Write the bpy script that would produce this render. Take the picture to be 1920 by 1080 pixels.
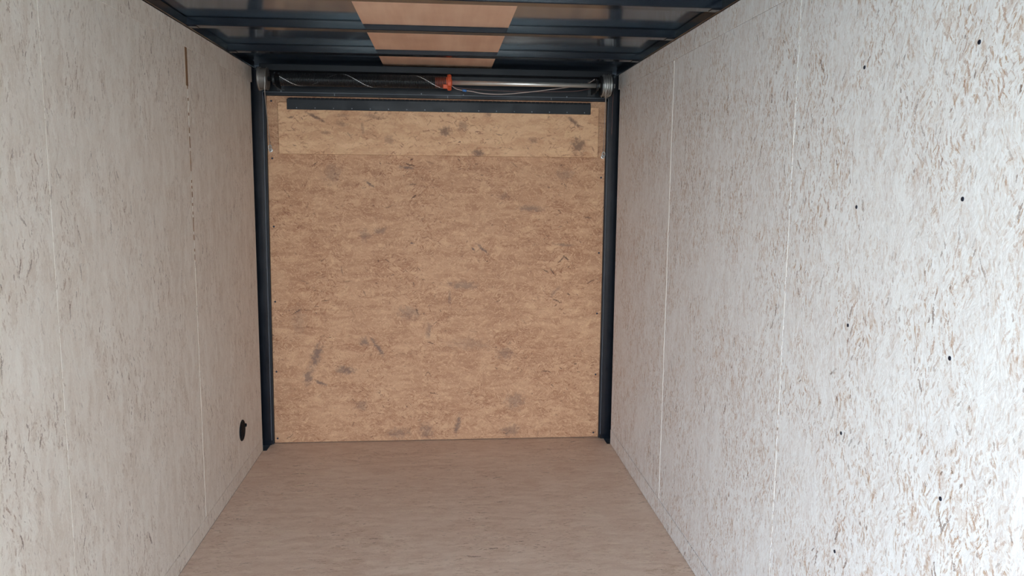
import bpy, bmesh, math, random
from mathutils import Vector, Matrix

for o in list(bpy.data.objects):
    bpy.data.objects.remove(o)
SC = bpy.context.scene
COL = SC.collection
random.seed(7)

# ------------------------------------------------------------------ dimensions (metres)
L, R = -1.049, 1.011            # inner faces of the side walls
TOP = 2.183                     # top of the side walls
YW = 4.50                       # where the side walls end
YD = 4.63                       # face of the ramp door
SKIN = 2.225                    # underside of the roof skin
YF = -2.00                      # open end of the trailer, behind the camera
OPEN_L = (-1.80, -0.35)          # side doorway in the left wall, beside the camera

# ------------------------------------------------------------------ camera
cam = bpy.data.cameras.new('camera')
camo = bpy.data.objects.new('camera', cam)
COL.objects.link(camo)
cam.sensor_width = 36.0
cam.lens = 1463.2 / 1920 * 36.0
cam.clip_start = 0.02
Rv = Vector((0.99610039, -0.08772597, 0.00938933))
Uv = Vector((0.00224723, 0.13161546, 0.9912983))
Fv = Vector((0.08819839, 0.98741153, -0.13129935))
M = Matrix((Rv, Uv, -Fv)).transposed().to_4x4()
M.translation = Vector((0, 0, 1.5537))
camo.matrix_world = M
SC.camera = camo

# ------------------------------------------------------------------ world, light, exposure
w = bpy.data.worlds.new('daylight')
SC.world = w
w.use_nodes = True
wn = w.node_tree
wn.nodes.clear()
wo = wn.nodes.new('ShaderNodeOutputWorld')
bg = wn.nodes.new('ShaderNodeBackground')
tc = wn.nodes.new('ShaderNodeTexCoord')
sx = wn.nodes.new('ShaderNodeSeparateXYZ')
cr = wn.nodes.new('ShaderNodeValToRGB')
cr.color_ramp.elements[0].position = 0.0
cr.color_ramp.elements[0].color = (0.94, 0.97, 1.0, 1)
cr.color_ramp.elements[1].position = 0.55
cr.color_ramp.elements[1].color = (0.33, 0.63, 1.0, 1)
wn.links.new(tc.outputs['Generated'], sx.inputs[0])
wn.links.new(sx.outputs['Z'], cr.inputs[0])
wn.links.new(cr.outputs[0], bg.inputs[0])
bg.inputs[1].default_value = 1.0
wn.links.new(bg.outputs[0], wo.inputs[0])

def portal(name, loc, rot, sx_, sy_):
    d = bpy.data.lights.new(name, 'AREA')
    d.shape = 'RECTANGLE'
    d.size, d.size_y = sx_, sy_
    d.cycles.is_portal = True
    o = bpy.data.objects.new(name, d)
    o.location = loc
    o.rotation_euler = rot
    COL.objects.link(o)
portal('sky_portal_end', (0, YF - 0.01, 1.1), (math.pi / 2, 0, 0), 2.1, 2.2)
portal('sky_portal', (L - 0.06, sum(OPEN_L) / 2, 1.0), (0, -math.pi / 2, 0), 2.0, OPEN_L[1] - OPEN_L[0])

vs = SC.view_settings
vs.view_transform = 'Standard'
vs.look = 'None'
vs.gamma = 1.0
vs.use_curve_mapping = False
vs.exposure = 4.2

# ------------------------------------------------------------------ helpers: colour, meshes
def lin(r, g, b):
    f = lambda c: (c / 12.92 if c <= 0.04045 else ((c + 0.055) / 1.055) ** 2.4)
    return (f(r / 255), f(g / 255), f(b / 255), 1.0)

def add_box(bm, x0, x1, y0, y1, z0, z1, bev=0.0, seg=1, dxt=(0, 0)):
    """box; dxt shifts the two x sides at the top"""
    t = bmesh.new()
    co = [(x0, y0, z0), (x1, y0, z0), (x1, y1, z0), (x0, y1, z0),
          (x0 + dxt[0], y0, z1), (x1 + dxt[1], y0, z1), (x1 + dxt[1], y1, z1), (x0 + dxt[0], y1, z1)]
    v = [t.verts.new(c) for c in co]
    for f in ((0, 3, 2, 1), (4, 5, 6, 7), (0, 1, 5, 4), (1, 2, 6, 5), (2, 3, 7, 6), (3, 0, 4, 7)):
        t.faces.new([v[i] for i in f])
    if bev > 0:
        bmesh.ops.bevel(t, geom=t.edges[:], offset=bev, segments=seg, affect='EDGES', profile=0.5)
    merge(bm, t)

def merge(bm, t):
    me = bpy.data.meshes.new('tmp')
    t.to_mesh(me)
    t.free()
    bm.from_mesh(me)
    bpy.data.meshes.remove(me)

def axis_frame(axis):
    a = Vector(axis).normalized()
    h = Vector((0, 0, 1)) if abs(a.z) < 0.9 else Vector((0, 1, 0))
    u = a.cross(h).normalized()
    v = a.cross(u).normalized()
    return a, u, v

def add_lathe(bm, origin, axis, profile, n=32, close=True):
    """profile = [(distance along axis, radius)]"""
    o = Vector(origin)
    a, u, v = axis_frame(axis)
    rings = []
    for s, r in profile:
        rings.append([bm.verts.new(o + a * s + (u * math.cos(2 * math.pi * k / n) + v * math.sin(2 * math.pi * k / n)) * r) for k in range(n)])
    for i in range(len(rings) - 1):
        for k in range(n):
            bm.faces.new((rings[i][k], rings[i][(k + 1) % n], rings[i + 1][(k + 1) % n], rings[i + 1][k]))
    if close:
        bm.faces.new(list(reversed(rings[0])))
        bm.faces.new(rings[-1])

def add_tube(bm, pts, r, n=8):
    pts = [Vector(p) for p in pts]
    rings = []
    pu = None
    for i, p in enumerate(pts):
        t = (pts[min(i + 1, len(pts) - 1)] - pts[max(i - 1, 0)]).normalized()
        if pu is None:
            _, pu, _ = axis_frame(t)
        u = (pu - t * pu.dot(t)).normalized()
        v = t.cross(u)
        pu = u
        rings.append([bm.verts.new(p + (u * math.cos(2 * math.pi * k / n) + v * math.sin(2 * math.pi * k / n)) * r) for k in range(n)])
    for i in range(len(rings) - 1):
        for k in range(n):
            bm.faces.new((rings[i][k], rings[i][(k + 1) % n], rings[i + 1][(k + 1) % n], rings[i + 1][k]))
    bm.faces.new(list(reversed(rings[0])))
    bm.faces.new(rings[-1])

def smooth_path(pts, n=10):
    P = [Vector(p) for p in pts]
    out = []
    for i in range(len(P) - 1):
        p0, p1, p2, p3 = P[max(i - 1, 0)], P[i], P[i + 1], P[min(i + 2, len(P) - 1)]
        for k in range(n):
            t = k / n
            out.append(0.5 * ((2 * p1) + (p2 - p0) * t + (2 * p0 - 5 * p1 + 4 * p2 - p3) * t * t + (3 * p1 - p0 - 3 * p2 + p3) * t ** 3))
    out.append(P[-1])
    return out

def obj(name, bm, mat, parent=None, smooth=False):
    bmesh.ops.recalc_face_normals(bm, faces=bm.faces[:])
    me = bpy.data.meshes.new(name)
    bm.to_mesh(me)
    bm.free()
    if smooth:
        for p in me.polygons:
            p.use_smooth = True
    me.materials.append(mat)
    o = bpy.data.objects.new(name, me)
    COL.objects.link(o)
    if parent:
        o.parent = parent
        # meshes are written in world coordinates: take the parent's place back out
        inv = Matrix.Translation(-world_loc(parent))
        me.transform(inv)
    return o

def world_loc(o):
    v = Vector((0, 0, 0))
    while o:
        v = v + o.location
        o = o.parent
    return v

def thing(name, label, cat, loc=(0, 0, 0), group=None):
    o = bpy.data.objects.new(name, None)
    o.location = loc
    o.empty_display_size = 0.1
    COL.objects.link(o)
    tag(o, label, cat, group)
    return o

def tag(o, label=None, cat=None, group=None, kind=None):
    if label: o['label'] = label
    if cat: o['category'] = cat
    if group: o['group'] = group
    if kind: o['kind'] = kind
    return o

def box_obj(name, mat, parent, *a, **k):
    bm = bmesh.new()
    add_box(bm, *a, **k)
    return obj(name, bm, mat, parent)

# ------------------------------------------------------------------ node helper
class NT:
    def __init__(self, name):
        self.mat = bpy.data.materials.new(name)
        self.mat.use_nodes = True
        self.nt = self.mat.node_tree
        self.nt.nodes.clear()
        self.out = self.nt.nodes.new('ShaderNodeOutputMaterial')
        self.bsdf = self.nt.nodes.new('ShaderNodeBsdfPrincipled')
        self.nt.links.new(self.bsdf.outputs[0], self.out.inputs[0])
    def n(self, t, **kw):
        x = self.nt.nodes.new(t)
        for k, v in kw.items():
            setattr(x, k, v)
        return x
    def set(self, sock, v):
        if isinstance(v, bpy.types.NodeSocket):
            self.nt.links.new(v, sock)
        else:
            sock.default_value = v
    def m(self, op, a, b=None, c=None, clamp=False):
        x = self.n('ShaderNodeMath', operation=op, use_clamp=clamp)
        self.set(x.inputs[0], a)
        if b is not None: self.set(x.inputs[1], b)
        if c is not None: self.set(x.inputs[2], c)
        return x.outputs[0]
    def vm(self, op, a, b=None, scale=None):
        x = self.n('ShaderNodeVectorMath', operation=op)
        self.set(x.inputs[0], a)
        if b is not None: self.set(x.inputs[1], b)
        if scale is not None: self.set(x.inputs['Scale'], scale)
        return x.outputs[0]
    def xyz(self, a, b, c=0.0):
        x = self.n('ShaderNodeCombineXYZ')
        self.set(x.inputs[0], a); self.set(x.inputs[1], b); self.set(x.inputs[2], c)
        return x.outputs[0]
    def sep(self, v):
        x = self.n('ShaderNodeSeparateXYZ')
        self.set(x.inputs[0], v)
        return x.outputs
    def noise(self, v, scale, detail=2.0, rough=0.5, dims='2D'):
        x = self.n('ShaderNodeTexNoise', noise_dimensions=dims)
        self.set(x.inputs['Vector'], v)
        x.inputs['Scale'].default_value = scale
        x.inputs['Detail'].default_value = detail
        x.inputs['Roughness'].default_value = rough
        return x
    def voro(self, v, scale=1.0):
        x = self.n('ShaderNodeTexVoronoi', voronoi_dimensions='2D', feature='F1')
        self.set(x.inputs['Vector'], v)
        x.inputs['Scale'].default_value = scale
        return x
    def ramp(self, f, lo, hi, a=0.0, b=1.0, smooth=True):
        x = self.n('ShaderNodeMapRange', interpolation_type='SMOOTHSTEP' if smooth else 'LINEAR')
        self.set(x.inputs['Value'], f)
        self.set(x.inputs['From Min'], lo); self.set(x.inputs['From Max'], hi)
        self.set(x.inputs['To Min'], a); self.set(x.inputs['To Max'], b)
        return x.outputs[0]
    def mix(self, f, a, b, mode='MIX'):
        x = self.n('ShaderNodeMix', data_type='RGBA', blend_type=mode)
        self.set(x.inputs[0], f); self.set(x.inputs[6], a); self.set(x.inputs[7], b)
        return x.outputs[2]
    def p(self, **kw):
        for k, v in kw.items():
            self.set(self.bsdf.inputs[k.replace('_', ' ')], v)
    def bump(self, h, dist=0.001, strength=1.0):
        x = self.n('ShaderNodeBump')
        x.inputs['Strength'].default_value = strength
        x.inputs['Distance'].default_value = dist
        self.set(x.inputs['Height'], h)
        self.nt.links.new(x.outputs[0], self.bsdf.inputs['Normal'])

    # one scatter layer of separate wood flakes: every cell of a point field holds one flake
    def flakes(self, uv, scale, length, width, bias, spread, density, seed, rag, soft=0.16):
        s = self.vm('ADD', self.vm('SCALE', uv, scale=scale), (seed * 7.31, seed * 3.17, 0))
        vo = self.voro(s)
        col = self.n('ShaderNodeSeparateColor')
        self.set(col.inputs[0], vo.outputs['Color'])
        d = self.sep(self.vm('SUBTRACT', s, vo.outputs['Position']))
        ang = self.m('MULTIPLY_ADD', self.m('SUBTRACT', col.outputs[0], 0.5), spread, bias)
        c, sn = self.m('COSINE', ang), self.m('SINE', ang)
        u = self.m('ADD', self.m('MULTIPLY', d[0], c), self.m('MULTIPLY', d[1], sn))
        v = self.m('SUBTRACT', self.m('MULTIPLY', d[1], c), self.m('MULTIPLY', d[0], sn))
        # size differs from flake to flake
        k = self.m('MULTIPLY_ADD', col.outputs[2], 0.95, 0.45)
        qu = self.m('DIVIDE', u, self.m('MULTIPLY', k, length))
        qv = self.m('DIVIDE', v, self.m('MULTIPLY', k, width))
        q = self.m('SQRT', self.m('ADD', self.m('MULTIPLY', qu, qu), self.m('MULTIPLY', qv, qv)))
        q = self.m('MULTIPLY_ADD', rag, 3.6, q)
        mk = self.ramp(q, 1.0 - soft, 1.0 + soft, 1.0, 0.0)
        on = self.m('LESS_THAN', col.outputs[1], density)
        return self.m('MULTIPLY', mk, on), col.outputs[2]

    def ellipses(self, uv, spots):
        """one mask for hand-placed stains: (u, v, ru, rv, degrees, strength)"""
        nz = self.m('MULTIPLY', self.m('SUBTRACT', self.noise(uv, 42.0, 4.0, 0.7).outputs[0], 0.5), 2.6)
        tot = None
        for (u, v, ru, rv, a, s) in spots:
            mp = self.n('ShaderNodeMapping', vector_type='TEXTURE')
            self.set(mp.inputs['Vector'], uv)
            mp.inputs['Location'].default_value = (u, v, 0)
            mp.inputs['Rotation'].default_value = (0, 0, math.radians(a))
            mp.inputs['Scale'].default_value = (ru, rv, 1)
            ln = self.n('ShaderNodeVectorMath', operation='LENGTH')
            self.set(ln.inputs[0], mp.outputs[0])
            k = self.ramp(self.m('ADD', ln.outputs['Value'], nz), 0.2, 1.35, s * 0.95, 0.0)
            tot = k if tot is None else self.m('MAXIMUM', tot, k)
        return tot

# ------------------------------------------------------------------ materials
def osb(name, plane, base, chips, dark, light, bias, spread, vertical, amount=1.0, stains=None,
        stain_col=None, rough=0.6, contrast=1.0, size=1.0, streak=1.0, shift=True, dashw=1.0, strands=((9, 30, 1), (17, 60, 0.8)),
        grain=(24, 130), wisp=(0.60, 0.70, 0.9), wispcol=None, gating=(0.38, 0.64)):
    """oriented strand board. plane = which two object axes span the board"""
    N = NT(name)
    t = N.n('ShaderNodeTexCoord')
    s = N.sep(t.outputs['Object'])
    ix = {'x': 0, 'y': 1, 'z': 2}
    uv0 = N.xyz(s[ix[plane[0]]], s[ix[plane[1]]])
    if shift:
        oi = N.n('ShaderNodeObjectInfo')
        r = N.m('MULTIPLY', oi.outputs['Random'], 37.0)
        uvs = N.vm('ADD', uv0, N.xyz(r, N.m('MULTIPLY', r, 0.61)))
    else:
        uvs = uv0
    # bend the board space a little so that no chip is perfectly straight
    dn = N.noise(uvs, 9.0, 2.0)
    dv = N.vm('SCALE', N.vm('SUBTRACT', dn.outputs['Color'], (0.5, 0.5, 0.5)), scale=0.035)
    uv = N.vm('ADD', uvs, dv)
    su = N.sep(uv)
    def turned(ang, ku, kv, off=None):
        """board space turned by an angle, then stretched"""
        c, sn = N.m('COSINE', ang), N.m('SINE', ang)
        u = N.m('MULTIPLY', N.m('ADD', N.m('MULTIPLY', su[0], c), N.m('MULTIPLY', su[1], sn)), ku)
        v = N.m('MULTIPLY', N.m('SUBTRACT', N.m('MULTIPLY', su[1], c), N.m('MULTIPLY', su[0], sn)), kv)
        if off is not None:
            u = N.m('MULTIPLY_ADD', off, 57.0, u)
            v = N.m('MULTIPLY_ADD', off, 31.0, v)
        return N.xyz(u, v)
    big = N.m('SUBTRACT', N.noise(uvs, 2.2, 3.0, 0.55).outputs[0], 0.5)
    mid = N.m('SUBTRACT', N.noise(turned(bias, 7.0, 14.0), 1.0, 4.0, 0.65).outputs[0], 0.5)
    gate = N.ramp(N.noise(uvs, 3.4, 3.0, 0.6).outputs[0], gating[0], gating[1])
    rg = N.sep(N.vm('SUBTRACT', N.noise(uvs, 120.0 / size, 3.0, 0.68).outputs['Color'], (0.5, 0.5, 0.5)))
    f = N.m('ADD', N.m('MULTIPLY', big, 0.5 * contrast), N.m('MULTIPLY', mid, 0.6 * contrast))
    # strands: every chip of the board has its own tone and its own grain direction
    marks = []
    for k, (cu, cv, wt) in enumerate(strands):
        edge = N.vm('ADD', turned(bias, cu / size, cv / size), N.vm('SCALE', N.xyz(rg[0], rg[1]), scale=0.9))
        vo = N.voro(N.vm('ADD', edge, (k * 5.7, k * 2.9, 0)))
        cs = N.n('ShaderNodeSeparateColor')
        N.set(cs.inputs[0], vo.outputs['Color'])
        ang = N.m('MULTIPLY_ADD', N.m('SUBTRACT', cs.outputs[1], 0.5), spread, bias)
        nz = N.noise(turned(ang, grain[0] / size, grain[1] / size, cs.outputs[2]), 1.0, 3.0, 0.62).outputs[0]
        f = N.m('ADD', f, N.m('MULTIPLY', N.m('SUBTRACT', cs.outputs[0], 0.5), 0.42 * wt * contrast))
        f = N.m('ADD', f, N.m('MULTIPLY', N.m('SUBTRACT', nz, 0.5), 0.75 * wt * contrast))
        marks.append((nz, cs))
    fib = N.m('SUBTRACT', marks[0][0], 0.5)
    f = N.m('ADD', f, 0.5, clamp=True)
    col = N.mix(f, chips[0], chips[1])
    col = N.mix(0.35, col, base)
    for (nz, cs) in marks:
        g2 = N.m('MULTIPLY', N.m('MULTIPLY_ADD', gate, 0.75, 0.25), N.ramp(cs.outputs[2], 0.25, 0.85))
        col = N.mix(N.m('MULTIPLY', N.ramp(nz, wisp[0], wisp[1]), N.m('MULTIPLY', g2, wisp[2])), col, wispcol[0])
        col = N.mix(N.m('MULTIPLY', N.ramp(nz, 1 - wisp[0], 1 - wisp[1]), 0.55), col, wispcol[1])
    layers = [
        # scale, len, wid, density, colour, strength, seed
        (11.0, 0.42, 0.16, 0.30, light, 0.50, 1.0),
        (13.0, 0.40, 0.13, 0.26, dark[0], 0.34, 2.0),
        (26.0, 0.46, 0.11, 0.34, light, 0.55, 3.0),
        (34.0, 0.44, 0.13 * dashw, 0.40, dark[0], 0.50, 4.0),
        (30.0, 0.46, 0.07 * dashw, 0.26, dark[1], 0.60, 5.0),
        (58.0, 0.46, 0.13 * dashw, 0.34, dark[1], 0.55, 6.0),
        (70.0, 0.40, 0.15, 0.30, light, 0.45, 7.0),
        (16.0, 0.30, 0.05 * dashw, 0.13, dark[2], 0.75, 8.0),
        (44.0, 0.30, 0.09 * dashw, 0.10, dark[2], 0.75, 9.0),
    ]
    for (sc, ln, wd, dens, cc, stg, seed) in layers:
        mk, var = N.flakes(uv, sc / size, ln, wd, bias, spread, dens * min(1.5, amount), seed, rg[int(seed) % 3])
        mk = N.m('MULTIPLY', mk, N.m('MULTIPLY_ADD', var, 0.6, 0.4))
        if cc is not light:
            mk = N.m('MULTIPLY', mk, N.m('MULTIPLY_ADD', gate, 0.7, 0.3))
        col = N.mix(N.m('MULTIPLY', mk, stg), col, cc)
    if stains:
        k = N.ellipses(uv0, stains)
        col = N.mix(k, col, stain_col, 'MIX')
    N.p(Base_Color=col, Roughness=rough)
    N.bsdf.inputs['Specular IOR Level'].default_value = 0.35
    N.bump(N.m('ADD', f, N.m('MULTIPLY', fib, 0.5)), 0.0006, 0.6)
    return N.mat

W90 = math.pi / 2
M_LEFT = osb('whitewashed strand board', 'yz', lin(222, 210, 196), (lin(198, 180, 163), lin(234, 226, 215)),
             (lin(176, 152, 132), lin(140, 108, 88), lin(96, 68, 56)), lin(228, 220, 208), W90, 1.1, True, amount=0.9, contrast=0.95, dashw=0.9, size=0.9,
             wisp=(0.60, 0.72, 0.75), wispcol=(lin(172, 146, 126), lin(232, 224, 214)))
M_RIGHT = osb('paler strand board', 'yz', lin(234, 231, 229), (lin(220, 212, 206), lin(240, 238, 234)),  # paler, cooler board tones than the left wall
              (lin(198, 170, 146), lin(170, 128, 98), lin(112, 80, 60)), lin(243, 242, 240), W90, 1.3, True, amount=1.5, contrast=1.35, dashw=1.0, size=0.85, gating=(0.31, 0.61),
              wisp=(0.57, 0.66, 0.95), wispcol=(lin(188, 158, 132), lin(248, 247, 246)))
M_FLOOR = osb('floor strand board', 'xy', lin(222, 195, 173), (lin(196, 162, 140), lin(232, 210, 190)),
              (lin(180, 146, 118), lin(150, 112, 88), lin(96, 70, 58)), lin(228, 206, 182), 0.0, 0.9, False, amount=0.8, contrast=1.05, rough=0.5, dashw=0.8,
              wisp=(0.60, 0.74, 0.8), wispcol=(lin(196, 160, 134), lin(232, 212, 192)))
DOOR_STAINS = [(-0.751, 0.531, 0.0285, 0.0823, -20, 0.8), (-0.801, 0.405, 0.0285, 0.057, -10, 0.7), (-0.581, 0.445, 0.057, 0.0285, -5, 0.7), (-0.465, 0.616, 0.0285, 0.0285, 0, 0.7), (-0.387, 0.58, 0.0127, 0.0759, 35, 0.8), (0.119, 0.955, 0.0949, 0.0253, -4, 0.55), (0.52, 1.414, 0.0791, 0.019, -3, 0.6), (0.236, 1.172, 0.0095, 0.0411, 50, 0.8), (0.713, 1.199, 0.0633, 0.0095, -5, 0.6), (0.375, 0.536, 0.0506, 0.038, 0, 0.45), (-0.201, 0.789, 0.0633, 0.0443, 0, 0.45), (-0.635, 1.609, 0.0506, 0.0633, 0, 0.35), (0.722, 1.614, 0.057, 0.0316, 0, 0.4), (0.04, 0.875, 0.0095, 0.0443, 0, 0.5), (-0.085, 0.684, 0.0158, 0.0506, -10, 0.5), (0.088, 0.097, 0.0158, 0.0696, -12, 0.75), (-0.268, 0.05, 0.0696, 0.0316, 0, 0.5), (-0.101, 0.06, 0.0443, 0.0506, 0, 0.5), (0.437, 0.239, 0.0633, 0.0506, 0, 0.45), (0.412, 0.057, 0.057, 0.038, 0, 0.5), (-0.493, 0.227, 0.038, 0.0316, 0, 0.45), (-0.455, 1.255, 0.0285, 0.038, 0, 0.5), (-0.368, 1.277, 0.0443, 0.019, 10, 0.5), (-0.21, 1.647, 0.0443, 0.0095, -5, 0.8), (-0.426, 1.553, 0.0285, 0.0095, -35, 0.9), (0.673, 0.911, 0.0127, 0.0506, -40, 0.4), (0.361, 1.485, 0.0316, 0.0253, 0, 0.35), (0.179, 1.172, 0.0063, 0.0158, 40, 1), (-0.179, 1.206, 0.0127, 0.0047, 0, 1), (-0.726, 0.368, 0.038, 0.0095, -20, 0.8), (0.158, 0.598, 0.1266, 0.038, 0, 0.25), (-0.848, 0.75, 0.0443, 0.0949, 0, 0.25)]
BOARD_STAINS = [(0.016, 1.853, 0.0346, 0.0314, 10, 0.8), (0.117, 1.888, 0.0314, 0.0283, -20, 0.5), (0.204, 1.731, 0.0377, 0.0252, 0, 0.9), (0.796, 1.785, 0.0409, 0.0503, 0, 0.8), (0.768, 1.919, 0.0126, 0.044, 55, 0.9), (-0.717, 1.922, 0.0094, 0.0566, 65, 0.9), (-0.574, 1.889, 0.0314, 0.0189, -20, 0.5), (-0.659, 1.837, 0.0314, 0.0094, 0, 0.5), (-0.394, 1.933, 0.0755, 0.0126, -8, 0.4), (-0.856, 1.92, 0.0189, 0.0063, 15, 0.8), (-0.455, 1.867, 0.0094, 0.0377, 5, 0.4), (0.528, 1.812, 0.0252, 0.0189, 0, 0.5), (-0.574, 1.936, 0.0503, 0.0094, 0, 0.4), (-0.305, 1.803, 0.0314, 0.0252, 0, 0.4), (0.262, 1.953, 0.0189, 0.0126, 0, 0.6)]
DOORC = dict(base=lin(180, 134, 100), chips=(lin(150, 104, 74), lin(202, 160, 124)),
             dark=(lin(146, 94, 62), lin(118, 70, 46), lin(66, 42, 34)), light=lin(208, 166, 128))
M_DOOR = osb('ramp strand board', 'xz', bias=0.0, spread=2.6, vertical=False, amount=1.2, contrast=1.3, size=1.0,
             stains=DOOR_STAINS, stain_col=lin(104, 82, 74), shift=False, dashw=0.9,
             wisp=(0.57, 0.68, 0.9), wispcol=(lin(148, 98, 66), lin(218, 176, 138)), **DOORC)
M_BOARD = osb('stiffener strand board', 'xz', bias=0.0, spread=2.2, vertical=False, amount=1.2, contrast=1.2, size=1.35, gating=(0.30, 0.60),
              stains=BOARD_STAINS, stain_col=lin(104, 76, 62), shift=False, dashw=0.8,
              wisp=(0.60, 0.72, 0.85), wispcol=(lin(158, 108, 74), lin(222, 180, 142)),
              base=lin(204, 158, 120), chips=(lin(178, 130, 95), lin(224, 184, 144)), dark=DOORC['dark'], light=lin(218, 178, 136))

def plywood():
    N = NT('smooth plywood')
    t = N.n('ShaderNodeTexCoord')
    mp = N.n('ShaderNodeMapping')
    N.set(mp.inputs['Vector'], t.outputs['Object'])
    mp.inputs['Scale'].default_value = (16, 1.2, 1)
    a = N.noise(mp.outputs[0], 1.0, 4.0, 0.6, '3D').outputs[0]
    b = N.noise(t.outputs['Object'], 5.0, 3.0, 0.5, '3D').outputs[0]
    f = N.m('ADD', N.m('MULTIPLY', a, 0.6), N.m('MULTIPLY', b, 0.4))
    col = N.mix(N.ramp(f, 0.3, 0.7), lin(212, 166, 138), lin(230, 192, 164))
    N.p(Base_Color=col, Roughness=0.5)
    return N.mat
M_PLY = plywood()

def paint(name, c, rough, spec=0.5, metallic=0.0, mottling=0.15, bump=0.0, bscale=40.0, coat=0.0):
    N = NT(name)
    t = N.n('ShaderNodeTexCoord')
    n1 = N.noise(t.outputs['Object'], 7.0, 4.0, 0.6, '3D').outputs[0]
    k = lambda q: (c[0] * q, c[1] * q, c[2] * q, 1)
    N.p(Base_Color=N.mix(n1, k(1 - mottling), k(1 + mottling)), Metallic=metallic)
    N.p(Roughness=N.ramp(n1, 0.2, 0.8, rough * 0.85, rough * 1.15))
    N.bsdf.inputs['Specular IOR Level'].default_value = spec
    N.bsdf.inputs['Coat Weight'].default_value = coat
    N.bsdf.inputs['Coat Roughness'].default_value = 0.05
    if bump:
        N.bump(N.noise(t.outputs['Object'], bscale, 2.0, 0.5, '3D').outputs[0], bump, 1.0)
    return N.mat

M_SKIN = paint('gloss black roof skin', lin(54, 68, 82), 0.12, spec=0.9, bump=0.0012, bscale=3.0)
M_BOW = paint('black enamel bow', lin(18, 24, 33), 0.15, spec=0.4)
M_FRAME = paint('black enamel frame', lin(15, 20, 28), 0.22, spec=0.55)
M_HEADER = paint('black painted header', lin(12, 17, 23), 0.4, spec=0.2)
M_EDGE = paint('grey edge highlight and tabs', lin(84, 90, 98), 0.4, spec=0.5)  # light grey paints the highlight on the frame edge; tabs use it too
M_SEAL = paint('black rubber seal', lin(12, 16, 24), 0.5, spec=0.3)
M_FLAP = paint('flat black flap', lin(15, 20, 26), 0.5, spec=0.3)
M_ZINC = paint('zinc', (0.42, 0.42, 0.41), 0.35, metallic=1.0)
M_CABLE = paint('galvanised cable', (0.55, 0.54, 0.52), 0.42, metallic=0.85)
M_SHAFT = paint('steel shaft', (0.62, 0.60, 0.56), 0.4, metallic=0.8)
M_DRUM = paint('dull cast drum', lin(104, 98, 92), 0.55, metallic=0.3)
M_BLACKSTEEL = paint('black steel', lin(26, 28, 30), 0.45, spec=0.4)
M_ORANGE = paint('orange paint', lin(196, 84, 50), 0.5, spec=0.4)
M_WIRE = paint('white wire', lin(186, 166, 158), 0.4)
M_DKWIRE = paint('dark red wire', lin(96, 66, 62), 0.4)
M_BLUE = paint('blue vinyl', lin(58, 112, 176), 0.35)
M_VENT = paint('black plastic vent', lin(14, 20, 26), 0.65, spec=0.15)
M_SCREW = paint('dark screw', lin(44, 48, 62), 0.4, metallic=0.6)
M_DOT = paint('bright screw', lin(120, 128, 138), 0.35, metallic=0.5)
M_OUT = paint('outer skin', lin(90, 92, 96), 0.5)
M_GROUND = paint('gravel ground', lin(176, 158, 134), 0.9, mottling=0.3)
M_CAULK = paint('white filler', lin(240, 236, 229), 0.7, mottling=0.06)
M_CAULKL = paint('beige filler', lin(208, 194, 178), 0.7, mottling=0.08)
M_GAP = paint('brown board edge', lin(126, 92, 64), 0.8, mottling=0.3)

def spring_material():
    """oil tempered black wire with one painted line wound round the coil"""
    N = NT('black spring wire with white line')
    t = N.n('ShaderNodeTexCoord')
    s = N.sep(t.outputs['Object'])
    ang = N.m('ARCTAN2', s[2], N.m('MULTIPLY', s[1], -1.0))
    # object x runs along the coil; line climbs once round in 0.39 m
    turn = N.m('FRACT', N.m('ADD', N.m('DIVIDE', ang, 2 * math.pi), N.m('ADD', N.m('DIVIDE', s[0], 0.388), -0.302)))
    k = N.m('LESS_THAN', N.m('ABSOLUTE', N.m('SUBTRACT', turn, 0.5)), 0.010)
    N.p(Base_Color=N.mix(k, lin(34, 35, 37), lin(235, 238, 240)), Roughness=0.28)
    N.bsdf.inputs['Specular IOR Level'].default_value = 0.5
    return N.mat
M_SPRING = spring_material()

# ------------------------------------------------------------------ the setting
def ground():
    bm = bmesh.new()
    add_box(bm, -25, 25, -25, 25, -0.60, -0.55)
    return tag(obj('ground', bm, M_GROUND), kind='structure')
ground()

def floor():
    bm = bmesh.new()
    pts = [(L, YF), (R, YF), (R, YW), (R - 0.022, YW), (R - 0.022, YD + 0.05), (L + 0.022, YD + 0.05), (L + 0.022, YW), (L, YW)]
    lo = [bm.verts.new((x, y, -0.02)) for x, y in pts]
    hi = [bm.verts.new((x, y, 0.0)) for x, y in pts]
    bm.faces.new(hi)
    bm.faces.new(list(reversed(lo)))
    for i in range(len(pts)):
        j = (i + 1) % len(pts)
        bm.faces.new((lo[i], lo[j], hi[j], hi[i]))
    tag(obj('floor', bm, M_FLOOR), kind='structure')
    # trailer bed under it
    bm = bmesh.new()
    add_box(bm, L - 0.09, R + 0.09, YF - 0.05, YD + 0.12, -0.10, -0.022)
    tag(obj('trim_bed', bm, M_OUT), kind='structure')
floor()

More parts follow.
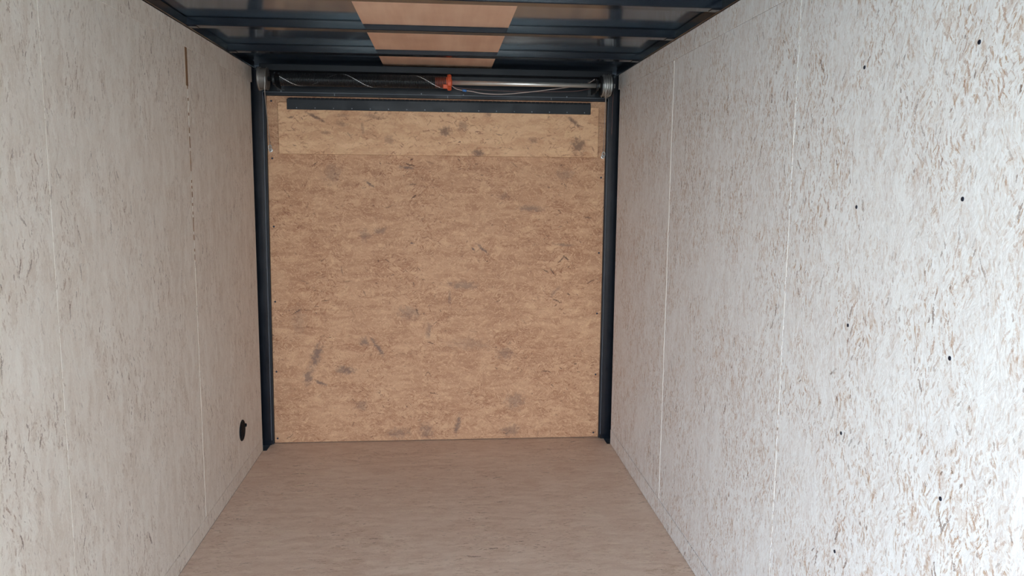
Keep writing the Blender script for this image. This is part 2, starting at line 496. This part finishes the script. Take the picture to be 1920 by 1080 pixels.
T = 0.012       # board thickness
def wall(side):
    """skin of the trailer, with the strand boards on it as parts"""
    xi = L if side == 'left' else R
    sg = -1 if side == 'left' else 1
    mat = M_LEFT if side == 'left' else M_RIGHT
    bm = bmesh.new()
    def slab(y0, y1, z0, z1):
        a, b = sorted((xi + sg * 0.080, xi + sg * 0.072))
        add_box(bm, a, b, y0, y1, z0, z1)
    if side == 'left':
        slab(YF, OPEN_L[0], -0.02, SKIN + 0.01)
        slab(OPEN_L[1], YD + 0.10, -0.02, SKIN + 0.01)
        slab(OPEN_L[0], OPEN_L[1], 2.0, SKIN + 0.01)
    else:
        slab(YF, YD + 0.10, -0.02, SKIN + 0.01)
    w_ = tag(obj('wall_' + side, bm, M_OUT), kind='structure')
    a, b = sorted((xi, xi + sg * T))
    zb = 0.076 if side == 'left' else 0.090
    g = 0.0015
    z0, z1 = zb + g, 2.1015 - (g if side == 'right' else 0.0003)
    if side == 'left':
        spans = [(YF, OPEN_L[0]), (OPEN_L[1], 0.988), (0.992, 2.2074), (2.2096, 3.404), (3.410, YW)]
    else:
        spans = [(YF, -0.232), (-0.228, 0.988), (0.992, 2.2105), (2.2145, 3.440), (3.446, YW)]
    for (y0, y1) in spans:
        box_obj('panel', mat, w_, a, b, y0, y1, z0, z1, bev=0.0004)
    if side == 'left':
        box_obj('panel', mat, w_, a, b, OPEN_L[0] + 0.002, OPEN_L[1] - 0.002, 2.0, z1, bev=0.0012)
    # top strip, a hair proud of the panels and a little longer
    p = sg * (-0.0022 if side == 'right' else -0.0006)
    a2, b2 = sorted((xi + p, xi + sg * (T - 0.0005)))
    box_obj('top_strip', mat, w_, a2, b2, YF, YW + 0.03, 2.1015, TOP, bev=0.001)
    for (y0, y1) in ([(YF, OPEN_L[0]), (OPEN_L[1], YW)] if side == 'left' else [(YF, YW)]):
        box_obj('bottom_strip', mat, w_, a2, b2, y0, y1, 0.0015, zb, bev=0.001)
    return w_

def ragged(name, mat, parent, xi, sg, yc, z0, z1, hw, seed, proud=0.0012, holes=0.0):
    """filler smeared along a board joint: a thin ribbon with an uneven edge"""
    rnd = random.Random(seed)
    bm = bmesh.new()
    n = int((z1 - z0) / 0.012)
    prev = None
    wob = 0
    for i in range(n + 1):
        z = z0 + (z1 - z0) * i / n
        wob = wob * 0.8 + rnd.uniform(-1, 1) * 0.0012
        w0 = hw * rnd.uniform(0.35, 1.15)
        w1 = hw * rnd.uniform(0.35, 1.15)
        xs, xb = xi - sg * proud, xi + sg * 0.003
        row = [bm.verts.new(c) for c in ((xb, yc - w0 - 0.001 + wob, z), (xs, yc - w0 * 0.5 + wob, z), (xs, yc + w1 * 0.5 + wob, z), (xb, yc + w1 + 0.001 + wob, z))]
        if prev and rnd.random() >= holes:
            for k in range(3):
                bm.faces.new((prev[k], prev[k + 1], row[k + 1], row[k]))
            bm.faces.new((prev[3], prev[0], row[0], row[3]))
        prev = row
    lone = [v for v in bm.verts if not v.link_faces]
    bmesh.ops.delete(bm, geom=lone, context='VERTS')
    return obj(name, bm, mat, parent)

wl = wall('left')
wr = wall('right')
ragged('seam_filler', M_CAULK, wr, R, 1, 3.443, 0.095, 2.098, 0.013, 3)
ragged('seam_filler', M_CAULK, wr, R, 1, 2.2125, 0.095, 2.098, 0.0065, 4, proud=0.0005, holes=0.5)
ragged('seam_filler', M_CAULKL, wl, L, -1, 2.2085, 0.08, 2.098, 0.0010, 5, proud=0.0002, holes=0.75)
ragged('seam_filler', M_CAULKL, wl, L, -1, 3.407, 0.08, 1.25, 0.006, 6, holes=0.2)
# the left joint stands open and brown at its top, and broken further down
box_obj('open_joint', M_GAP, wl, L - 0.001, L + 0.0012, 3.392, 3.418, 1.945, 2.1)
ragged('open_joint', M_GAP, wl, L, -1, 3.408, 1.20, 1.945, 0.007, 9, holes=0.45)
# screw heads in the near right-hand board, on the studs
for (y, z) in ((1.44, 1.829), (1.848, 1.841), (1.45, 1.534), (1.842, 1.507), (1.448, 1.217), (1.845, 1.212), (1.44, 0.926), (1.843, 0.933), (1.836, 0.618), (1.44, 0.62)):
    bm = bmesh.new()
    add_lathe(bm, (R + 0.004, y, z), (-1, 0, 0), [(0, 0.004), (0.0035, 0.0048), (0.0048, 0.0046), (0.0056, 0.003), (0.0050, 0.0012)], 16)
    obj('screw_head', bm, M_SCREW, wr, smooth=True)

# metal skin behind the ramp door and the rear header, unseen, added to block daylight
bm = bmesh.new()
add_box(bm, L - 0.09, R + 0.09, YD + 0.122, YD + 0.130, -0.10, SKIN + 0.012)
tag(obj('wall_rear', bm, M_OUT), kind='structure')

def ceiling():
    bm = bmesh.new()
    nx, ny = 60, 130
    x0, x1, y0, y1 = L - 0.085, R + 0.085, YF - 0.03, YD + 0.12
    rnd = random.Random(2)
    grid = []
    for j in range(ny + 1):
        row = []
        for i in range(nx + 1):
            x = x0 + (x1 - x0) * i / nx
            y = y0 + (y1 - y0) * j / ny
            z = SKIN + 0.0009 * math.sin(x * 7.1 + y * 1.7) * math.sin(y * 10.4 + x * 1.3)
            row.append(bm.verts.new((x, y, z)))
        grid.append(row)
    for j in range(ny):
        for i in range(nx):
            bm.faces.new((grid[j][i], grid[j][i + 1], grid[j + 1][i + 1], grid[j + 1][i]))
    r = bmesh.ops.extrude_face_region(bm, geom=bm.faces[:])
    for v in r['geom']:
        if isinstance(v, bmesh.types.BMVert):
            v.co.z = SKIN + 0.012
    return tag(obj('ceiling', bm, M_SKIN, smooth=True), kind='structure')
ceiling()
# the roof rails the bows stand on, above the side walls
for xi, sg in ((L, -1), (R, 1)):
    bm = bmesh.new()
    a, b = sorted((xi + sg * 0.066, xi - sg * 0.006))
    add_box(bm, a, b, YF, YW + 0.08, TOP + 0.002, SKIN - 0.002, bev=0.003)
    tag(obj('trim_1' if sg < 0 else 'trim_2', bm, M_FRAME), kind='structure')

# ------------------------------------------------------------------ ramp door
d1 = thing('door_1', 'strand board ramp door in the black steel frame at the far end', 'door', (0, YD, 0))
tag(d1, kind='structure')
DX0, DX1, DZ = -1.012, 0.9625, 2.040
box_obj('panel', M_DOOR, d1, DX0, DX1, YD, YD + 0.016, 0.004, 0.8095, bev=0.0004, dxt=(0.006, 0))
box_obj('panel', M_DOOR, d1, DX0 + 0.006, DX1, YD, YD + 0.016, 0.8098, DZ, bev=0.0004, dxt=(0.011, 0.002))
bo = box_obj('stiffener_board', M_BOARD, d1, -0.927, 0.9115, YD - 0.028, YD - 0.0035, 1.716, 2.004, bev=0.0015)
fl = box_obj('ramp_flap', M_FLAP, d1, -0.876, 0.8625, YD - 0.0335, YD - 0.0285, 1.9635, 2.022, bev=0.0015)
fl['label'] = 'black ramp flap folded against the board'
# rolled knuckles of the flap hinge
bm = bmesh.new()
for i in range(69):
    x = -0.862 + i * 0.025
    add_lathe(bm, (x, YD - 0.0325, 2.0245), (1, 0, 0), [(0, 0.0045), (0.001, 0.0055), (0.0215, 0.0055), (0.0225, 0.0045)], 10)
add_tube(bm, [(-0.87, YD - 0.0325, 2.0245), (0.86, YD - 0.0325, 2.0245)], 0.003)
obj('hinge', bm, M_FLAP, fl, smooth=False)
for i in range(17):
    bm = bmesh.new()
    add_lathe(bm, (-0.822 + i * 0.103, YD - 0.0332, 1.9735), (0, -1, 0), [(0, 0.0035), (0.0012, 0.0032), (0.002, 0.0015)], 12)
    obj('screw_head', bm, M_DOT, fl, smooth=True)
# eye bolts that the lift cables are tied to
for x, z in ((-0.978, 1.736), (0.947, 1.722)):
    bm = bmesh.new()
    add_lathe(bm, (x, YD + 0.002, z), (0, -1, 0), [(0, 0.012), (0.004, 0.012), (0.004, 0.008), (0.016, 0.008), (0.018, 0.006), (0.030, 0.006), (0.033, 0.003)], 6)
    e = obj('eye_bolt', bm, M_ZINC, d1)
    bm = bmesh.new()
    add_tube(bm, [(x + 0.009 * math.cos(t), YD - 0.022, z + 0.014 + 0.014 * math.sin(t)) for t in [k * math.pi / 8 for k in range(17)]], 0.0022, 6)
    obj('cable_loop', bm, M_CABLE, e, smooth=True)
# small dark screw heads down both edges of the boards
for k, (x, z) in enumerate(((-0.968, 2.012), (-0.972, 1.69), (-0.975, 1.3), (-0.98, 0.86), (-0.985, 0.44), (-0.99, 0.03), (0.94, 1.6), (0.938, 1.15), (0.935, 0.78), (0.935, 0.4), (0.93, 0.03))):
    bm = bmesh.new()
    add_lathe(bm, (x, YD + 0.001, z), (0, -1, 0), [(0, 0.006), (0.0016, 0.0055), (0.0022, 0.003)], 12)
    obj('screw_head', bm, M_SCREW, d1, smooth=True)

# ------------------------------------------------------------------ steel frame round the ramp door
YP = 4.595
fr = thing('door_frame', 'black enamelled steel frame of posts and header around the ramp door', 'door frame', (0, YP, 0))
pl = box_obj('post', M_FRAME, fr, -1.118, -1.0175, YP, YP + 0.10, 0.001, 2.19, bev=0.004, seg=2, dxt=(0, 0.0115))
pr = box_obj('post', M_FRAME, fr, 0.9665, 1.080, YP, YP + 0.10, 0.001, 2.19, bev=0.004, seg=2, dxt=(-0.001, 0))
for a_ in (pl, pr):
    a_['label'] = 'upright frame post'
hd = box_obj('header', M_HEADER, fr, -1.04, 1.0, YP + 0.002, YP + 0.09, 2.058, 2.195, bev=0.003)
box_obj('header_lip', M_HEADER, fr, -1.0, 0.965, 4.50, YP + 0.001, 2.163, 2.200, bev=0.003, seg=2)
# seals against the ramp, thin lighter strips beside them painting the edge highlight
box_obj('seal', M_SEAL, fr, -1.019, -1.006, YP + 0.012, YP + 0.034, 0.004, 2.057, dxt=(0.0115, 0.0135))
box_obj('seal', M_SEAL, fr, 0.9585, 0.968, YP + 0.012, YP + 0.034, 0.004, 2.057, dxt=(0.001, 0))
box_obj('seal', M_SEAL, fr, -1.008, 0.967, YP + 0.012, YP + 0.034, 2.041, 2.0575)
box_obj('edge_highlight', M_EDGE, fr, -1.0185, -1.0158, YP - 0.002, YP + 0.004, 0.03, 2.059, dxt=(0.0115, 0.0115)).__setitem__('label', 'painted highlight along the frame edge')
box_obj('edge_highlight', M_EDGE, fr, 0.9648, 0.9672, YP - 0.002, YP + 0.004, 0.03, 2.059, dxt=(-0.001, -0.001))
box_obj('edge_highlight', M_EDGE, fr, -1.006, 0.9655, YP - 0.002, YP + 0.004, 2.0565, 2.059)
for x in (-0.61, 0.03, 0.63):
    box_obj('tab', M_EDGE, fr, x - 0.0018, x + 0.0018, YP + 0.005, YP + 0.0115, 2.043, 2.055)
for x, z in ((-0.905, 2.064), (-0.12, 2.064), (0.12, 2.062), (0.72, 2.062)):
    bm = bmesh.new()
    add_lathe(bm, (x, YP + 0.003, z), (0, -1, 0), [(0, 0.004), (0.002, 0.0035), (0.003, 0.0015)], 12)
    obj('rivet', bm, M_DOT, fr, smooth=True)

# ------------------------------------------------------------------ roof bows and plywood
ZB = 2.190
bow_labels = ['black roof bow at the very top edge, nearest the camera, before the plywood strip',
              'black roof bow crossing between the large and the middle plywood fields',
              'black roof bow crossing between the middle and the smallest plywood fields']
def make_bow(yfar):
    t = thing('roof_bow', bow_labels[0], 'roof bow', (0, yfar - 0.03, ZB), 'roof bows under the black skin')
    bm = bmesh.new()
    # hat section: web below, sides flared up to the skin
    sec = [(-0.043, SKIN - 0.0022), (-0.0306, SKIN - 0.0032), (-0.030, ZB + 0.003), (-0.027, ZB), (0.027, ZB), (0.030, ZB + 0.003), (0.034, SKIN - 0.0032), (0.043, SKIN - 0.0022), (0.043, SKIN - 0.0012), (-0.043, SKIN - 0.0012)]
    a = [bm.verts.new((L - 0.0, yfar - 0.03 + y, z)) for y, z in sec]
    b = [bm.verts.new((R + 0.0, yfar - 0.03 + y, z)) for y, z in sec]
    n = len(sec)
    for i in range(n):
        j = (i + 1) % n
        bm.faces.new((a[i], a[j], b[j], b[i]))
    bm.faces.new(list(reversed(a)))
    bm.faces.new(b)
    obj('bar', bm, M_BOW, t)
    for x, s in ((L, 1), (R, -1)):
        bm = bmesh.new()
        x0, x1 = sorted((x + s * 0.004, x + s * 0.040))
        add_box(bm, x0, x1, yfar - 0.05, yfar - 0.01, ZB - 0.0025, ZB - 0.0002, bev=0.0008)
        obj('end_plate', bm, M_FRAME, t)
    return t
b0 = make_bow(2.905)
for yfar, lab in ((3.478, bow_labels[1]), (4.100, bow_labels[2])):
    r = b0.copy()
    COL.objects.link(r)
    r.location.y = yfar - 0.03
    r['label'] = lab
    for ch in list(b0.children):
        c = ch.copy()
        COL.objects.link(c)
        c.parent = r

# plywood lining, let in between the bows down the middle of the roof
ply_fields = [(2.912, 3.412, 'largest reddish plywood sheet in the middle of the black ceiling, nearest the camera'),
              (3.484, 4.035, 'middle reddish plywood sheet on the ceiling, between two roof bows'),
              (4.106, 4.590, 'smallest reddish plywood sheet on the ceiling, closest to the ramp door')]
for (y0, y1, lab) in ply_fields:
    bm = bmesh.new()
    add_box(bm, -0.331, 0.279, y0, y1, 2.212, SKIN - 0.003, bev=0.0008)
    tag(obj('plywood_sheet', bm, M_PLY), lab, 'plywood', 'plywood sheets between the roof bows')

# ------------------------------------------------------------------ torsion spring shaft
YS, ZS = 4.420, 2.107
sp = thing('torsion_spring_shaft', 'steel shaft with black coil spring, orange cone and two cable drums above ramp door', 'spring assembly', (0, YS, ZS))
bm = bmesh.new()
add_tube(bm, [(0.0, YS, ZS), (0.962, YS, ZS)], 0.0125, 20)
sh = obj('shaft', bm, M_SHAFT, sp, smooth=True)
sh['label'] = 'bright bare end of the steel shaft'
bm = bmesh.new()
add_tube(bm, [(-0.985, YS, ZS), (-0.001, YS, ZS)], 0.0125, 20)
obj('shaft', bm, M_BLACKSTEEL, sp, smooth=True)['label'] = 'black end of the shaft inside the coil'  # shaft coloured black where it runs inside the coil
# coil
bm = bmesh.new()
pts = []
x0, x1, pitch, rad = -0.872, 0.020, 0.0072, 0.0335
turns = (x1 - x0) / pitch
n = int(turns * 18)
for i in range(n + 1):
    t = i / n
    a = 2 * math.pi * turns * t
    pts.append((x0 + (x1 - x0) * t, YS + rad * math.cos(a), ZS + rad * math.sin(a)))
add_tube(bm, pts, 0.0025, 6)
obj('coil_spring', bm, M_SPRING, sp, smooth=True)
# winding cone: ribbed neck inside the coil, round orange head with sockets, boss with set screw
bm = bmesh.new()
add_lathe(bm, (0, YS, ZS), (1, 0, 0), [(-0.040, 0.014), (-0.038, 0.0285), (0.026, 0.0295), (0.026, 0.038), (0.0285, 0.0425), (0.046, 0.0425), (0.0495, 0.038), (0.0495, 0.0185), (0.053, 0.0165), (0.053, 0.013)], 28)
for k in range(4):
    a = math.radians(45 + 90 * k)
    cy, cz = YS + 0.030 * math.cos(a), ZS + 0.030 * math.sin(a)
    add_lathe(bm, (0.0375, YS + 0.040 * math.cos(a), ZS + 0.040 * math.sin(a)), (0, math.cos(a), math.sin(a)), [(0, 0.0095), (0.008, 0.0095), (0.008, 0.0065), (0.001, 0.0065)], 14)
co = obj('winding_cone', bm, M_ORANGE, sp)
co['label'] = 'orange winding cone'
bm = bmesh.new()
add_box(bm, 0.003, 0.028, YS - 0.045, YS - 0.020, ZS - 0.037, ZS - 0.015, bev=0.003, seg=2)
obj('lug', bm, M_ORANGE, co)
bm = bmesh.new()
add_lathe(bm, (0.038, YS - 0.046, ZS), (0, -1, 0), [(-0.006, 0.006), (0.004, 0.006), (0.005, 0.004)], 6)
obj('set_screw', bm, M_ORANGE, co)
# drums: left one nearly bare, right one wound full of cable
def drum(xa, xb, rr, mat, closed_left):
    bm = bmesh.new()
    W_ = xb - xa
    prof = [(0, 0.016), (0, rr + 0.006), (0.004, rr + 0.006), (0.0055, rr), (W_ - 0.0055, rr - 0.001), (W_ - 0.004, rr + 0.003), (W_, rr + 0.003), (W_, 0.016)]
    if not closed_left:
        prof = [(W_ - s, r) for s, r in reversed(prof)]
    add_lathe(bm, (xa, YS, ZS), (1, 0, 0), prof, 40)
    d = obj('cable_drum', bm, mat, sp)
    return d
dl = drum(-0.985, -0.938, 0.0575, M_DRUM, True)
dr = drum(0.880, 0.948, 0.052, M_BLACKSTEEL, False)
def winding(parent, xa, xb, rr, turns, wild, seed):
    rnd = random.Random(seed)
    bm = bmesh.new()
    n = int(turns * 28)
    pts = []
    j = 0
    for i in range(n + 1):
        t = i / n
        a = -2 * math.pi * turns * t
        j = j * 0.9 + rnd.uniform(-1, 1) * wild
        pts.append((xa + (xb - xa) * t + j, YS + (rr + abs(j)) * math.cos(a), ZS + (rr + abs(j)) * math.sin(a)))
    add_tube(bm, pts, 0.0021, 6)
    o = obj('cable_winding', bm, M_CABLE, parent, smooth=True)
    return o
winding(dl, -0.981, -0.975, 0.0600, 1.2, 0.0, 1)
winding(dr, 0.886, 0.940, 0.0545, 9, 0.0006, 2)
winding(dr, 0.888, 0.938, 0.0590, 4, 0.0014, 3)
# bearing plates that carry the shaft on the header
for x in (-0.905, 0.862):
    bm = bmesh.new()
    add_lathe(bm, (x - 0.006, YS, ZS), (1, 0, 0), [(0, 0.0130), (0, 0.030), (0.012, 0.030), (0.012, 0.0130)], 24)
    add_box(bm, x - 0.003, x + 0.003, YS + 0.02, YP - 0.001, ZS - 0.035, ZS + 0.040, bev=0.001)
    add_box(bm, x - 0.022, x + 0.022, YP - 0.003, YP + 0.0012, ZS - 0.040, ZS + 0.050, bev=0.001)
    br = obj('bearing_bracket', bm, M_BLACKSTEEL, sp)
    for z in (-0.028, 0.036):
        bm = bmesh.new()
        add_lathe(bm, (x + (0.014 if x < 0 else -0.014), YP - 0.0028, ZS + z), (0, -1, 0), [(0, 0.007), (0.006, 0.007), (0.007, 0.005)], 6)
        obj('bolt', bm, M_BLACKSTEEL, br)

# lift cables from the drums down to the eye bolts
def lift_cable(label, pts):
    bm = bmesh.new()
    add_tube(bm, smooth_path(pts, 12), 0.0019, 8)
    o = obj('lift_cable', bm, M_CABLE, smooth=True)
    tag(o, label, 'cable', 'lift cables of the ramp door')
lift_cable('thin steel cable hanging from the bare left drum down the ramp door edge',
           [(-0.9405, YS - 0.0595, ZS + 0.004), (-0.941, YS - 0.060, ZS - 0.02), (-0.9455, YS - 0.050, ZS - 0.075), (-0.960, YS + 0.05, 1.93), (-0.978, YD - 0.0205, 1.766), (-0.978, YD - 0.022, 1.748)])
lift_cable('thin steel cable hanging from the full right drum down the ramp door edge',
           [(0.896, YS - 0.0625, ZS + 0.012), (0.897, YS - 0.0625, ZS - 0.01), (0.902, YS - 0.052, ZS - 0.06), (0.920, YS + 0.05, 1.92), (0.947, YD - 0.0205, 1.752), (0.947, YD - 0.022, 1.734)])

# loose lighting wires behind the shaft
YWI = 4.482
wt = thing('electric_wire', 'slack white wire with blue splice hanging beside the orange cone', 'wire', (0.06, YWI, 2.087))
def wp(x, y, z):
    return (x, y, z)
bm = bmesh.new()
add_tube(bm, smooth_path([(0.040, 4.466, 2.110), (0.060, 4.474, 2.090), (0.085, YWI, 2.079), (0.120, YWI, 2.0735), (0.160, YWI, 2.070), (0.215, YWI, 2.0605), (0.30, YWI, 2.0565), (0.39, YWI, 2.0615), (0.54, YWI, 2.079), (0.71, YWI, 2.103), (0.78, YWI, 2.114), (0.83, YWI, 2.131), (0.862, 4.49, 2.152)], 8), 0.0021, 8)
obj('insulation', bm, M_WIRE, wt, smooth=True)
bm = bmesh.new()
add_lathe(bm, (0.110, YWI, 2.0748), (0.99, 0, -0.12), [(0, 0.0035), (0.003, 0.0062), (0.022, 0.0062), (0.025, 0.0035)], 16)
bs = obj('splice', bm, M_BLUE, wt, smooth=True)
bs['label'] = 'blue crimp splice'
bm = bmesh.new()
add_tube(bm, smooth_path([(0.046, 4.49, 2.102), (0.09, 4.496, 2.089), (0.22, 4.50, 2.081), (0.40, 4.50, 2.076), (0.60, 4.50, 2.078), (0.75, 4.498, 2.084), (0.84, 4.51, 2.10)], 8), 0.0017, 8)
tag(obj('electric_wire', bm, M_DKWIRE, smooth=True), 'thin dark red wire running level behind the slack white wire', 'wire')
bm = bmesh.new()
add_tube(bm, smooth_path([(0.985, 4.588, 2.150), (0.9865, 4.589, 2.12), (0.991, 4.5905, 2.09), (0.990, 4.5915, 2.0), (0.989, 4.592, 1.85)], 8), 0.0018, 8)
tag(obj('electric_wire', bm, M_DKWIRE, smooth=True), 'short thin reddish wire running down the top of the right frame post', 'wire')

# ------------------------------------------------------------------ vent in the left wall
vt = thing('round_vent', 'round black vent cover low on the left wall near the ramp door', 'vent', (L, 4.060, 0.265))
bm = bmesh.new()
add_lathe(bm, (L + 0.0002, 4.060, 0.265), (1, 0, 0), [(0, 0.0555), (0.0035, 0.0545), (0.0045, 0.052), (0.0035, 0.048)], 40)
obj('rim', bm, M_VENT, vt, smooth=False)
bm = bmesh.new()
add_lathe(bm, (L + 0.0030, 4.060, 0.265), (1, 0, 0), [(0, 0.0475), (0.001, 0.047), (0.0014, 0.012), (0.003, 0.010), (0.003, 0.001)], 40)
for k in range(-3, 4):
    h = math.sqrt(0.045 ** 2 - (k * 0.0115) ** 2)
    add_box(bm, L + 0.0035, L + 0.0060, 4.060 - h, 4.060 + h, 0.265 + k * 0.0115 - 0.003, 0.265 + k * 0.0115 + 0.003, bev=0.0008)
obj('louvre_disc', bm, M_VENT, vt)
bm = bmesh.new()
add_lathe(bm, (L + 0.0004, 4.116, 0.276), (1, 0, 0), [(0, 0.010), (0.008, 0.009), (0.010, 0.006)], 16)
obj('knob', bm, M_VENT, vt, smooth=True)
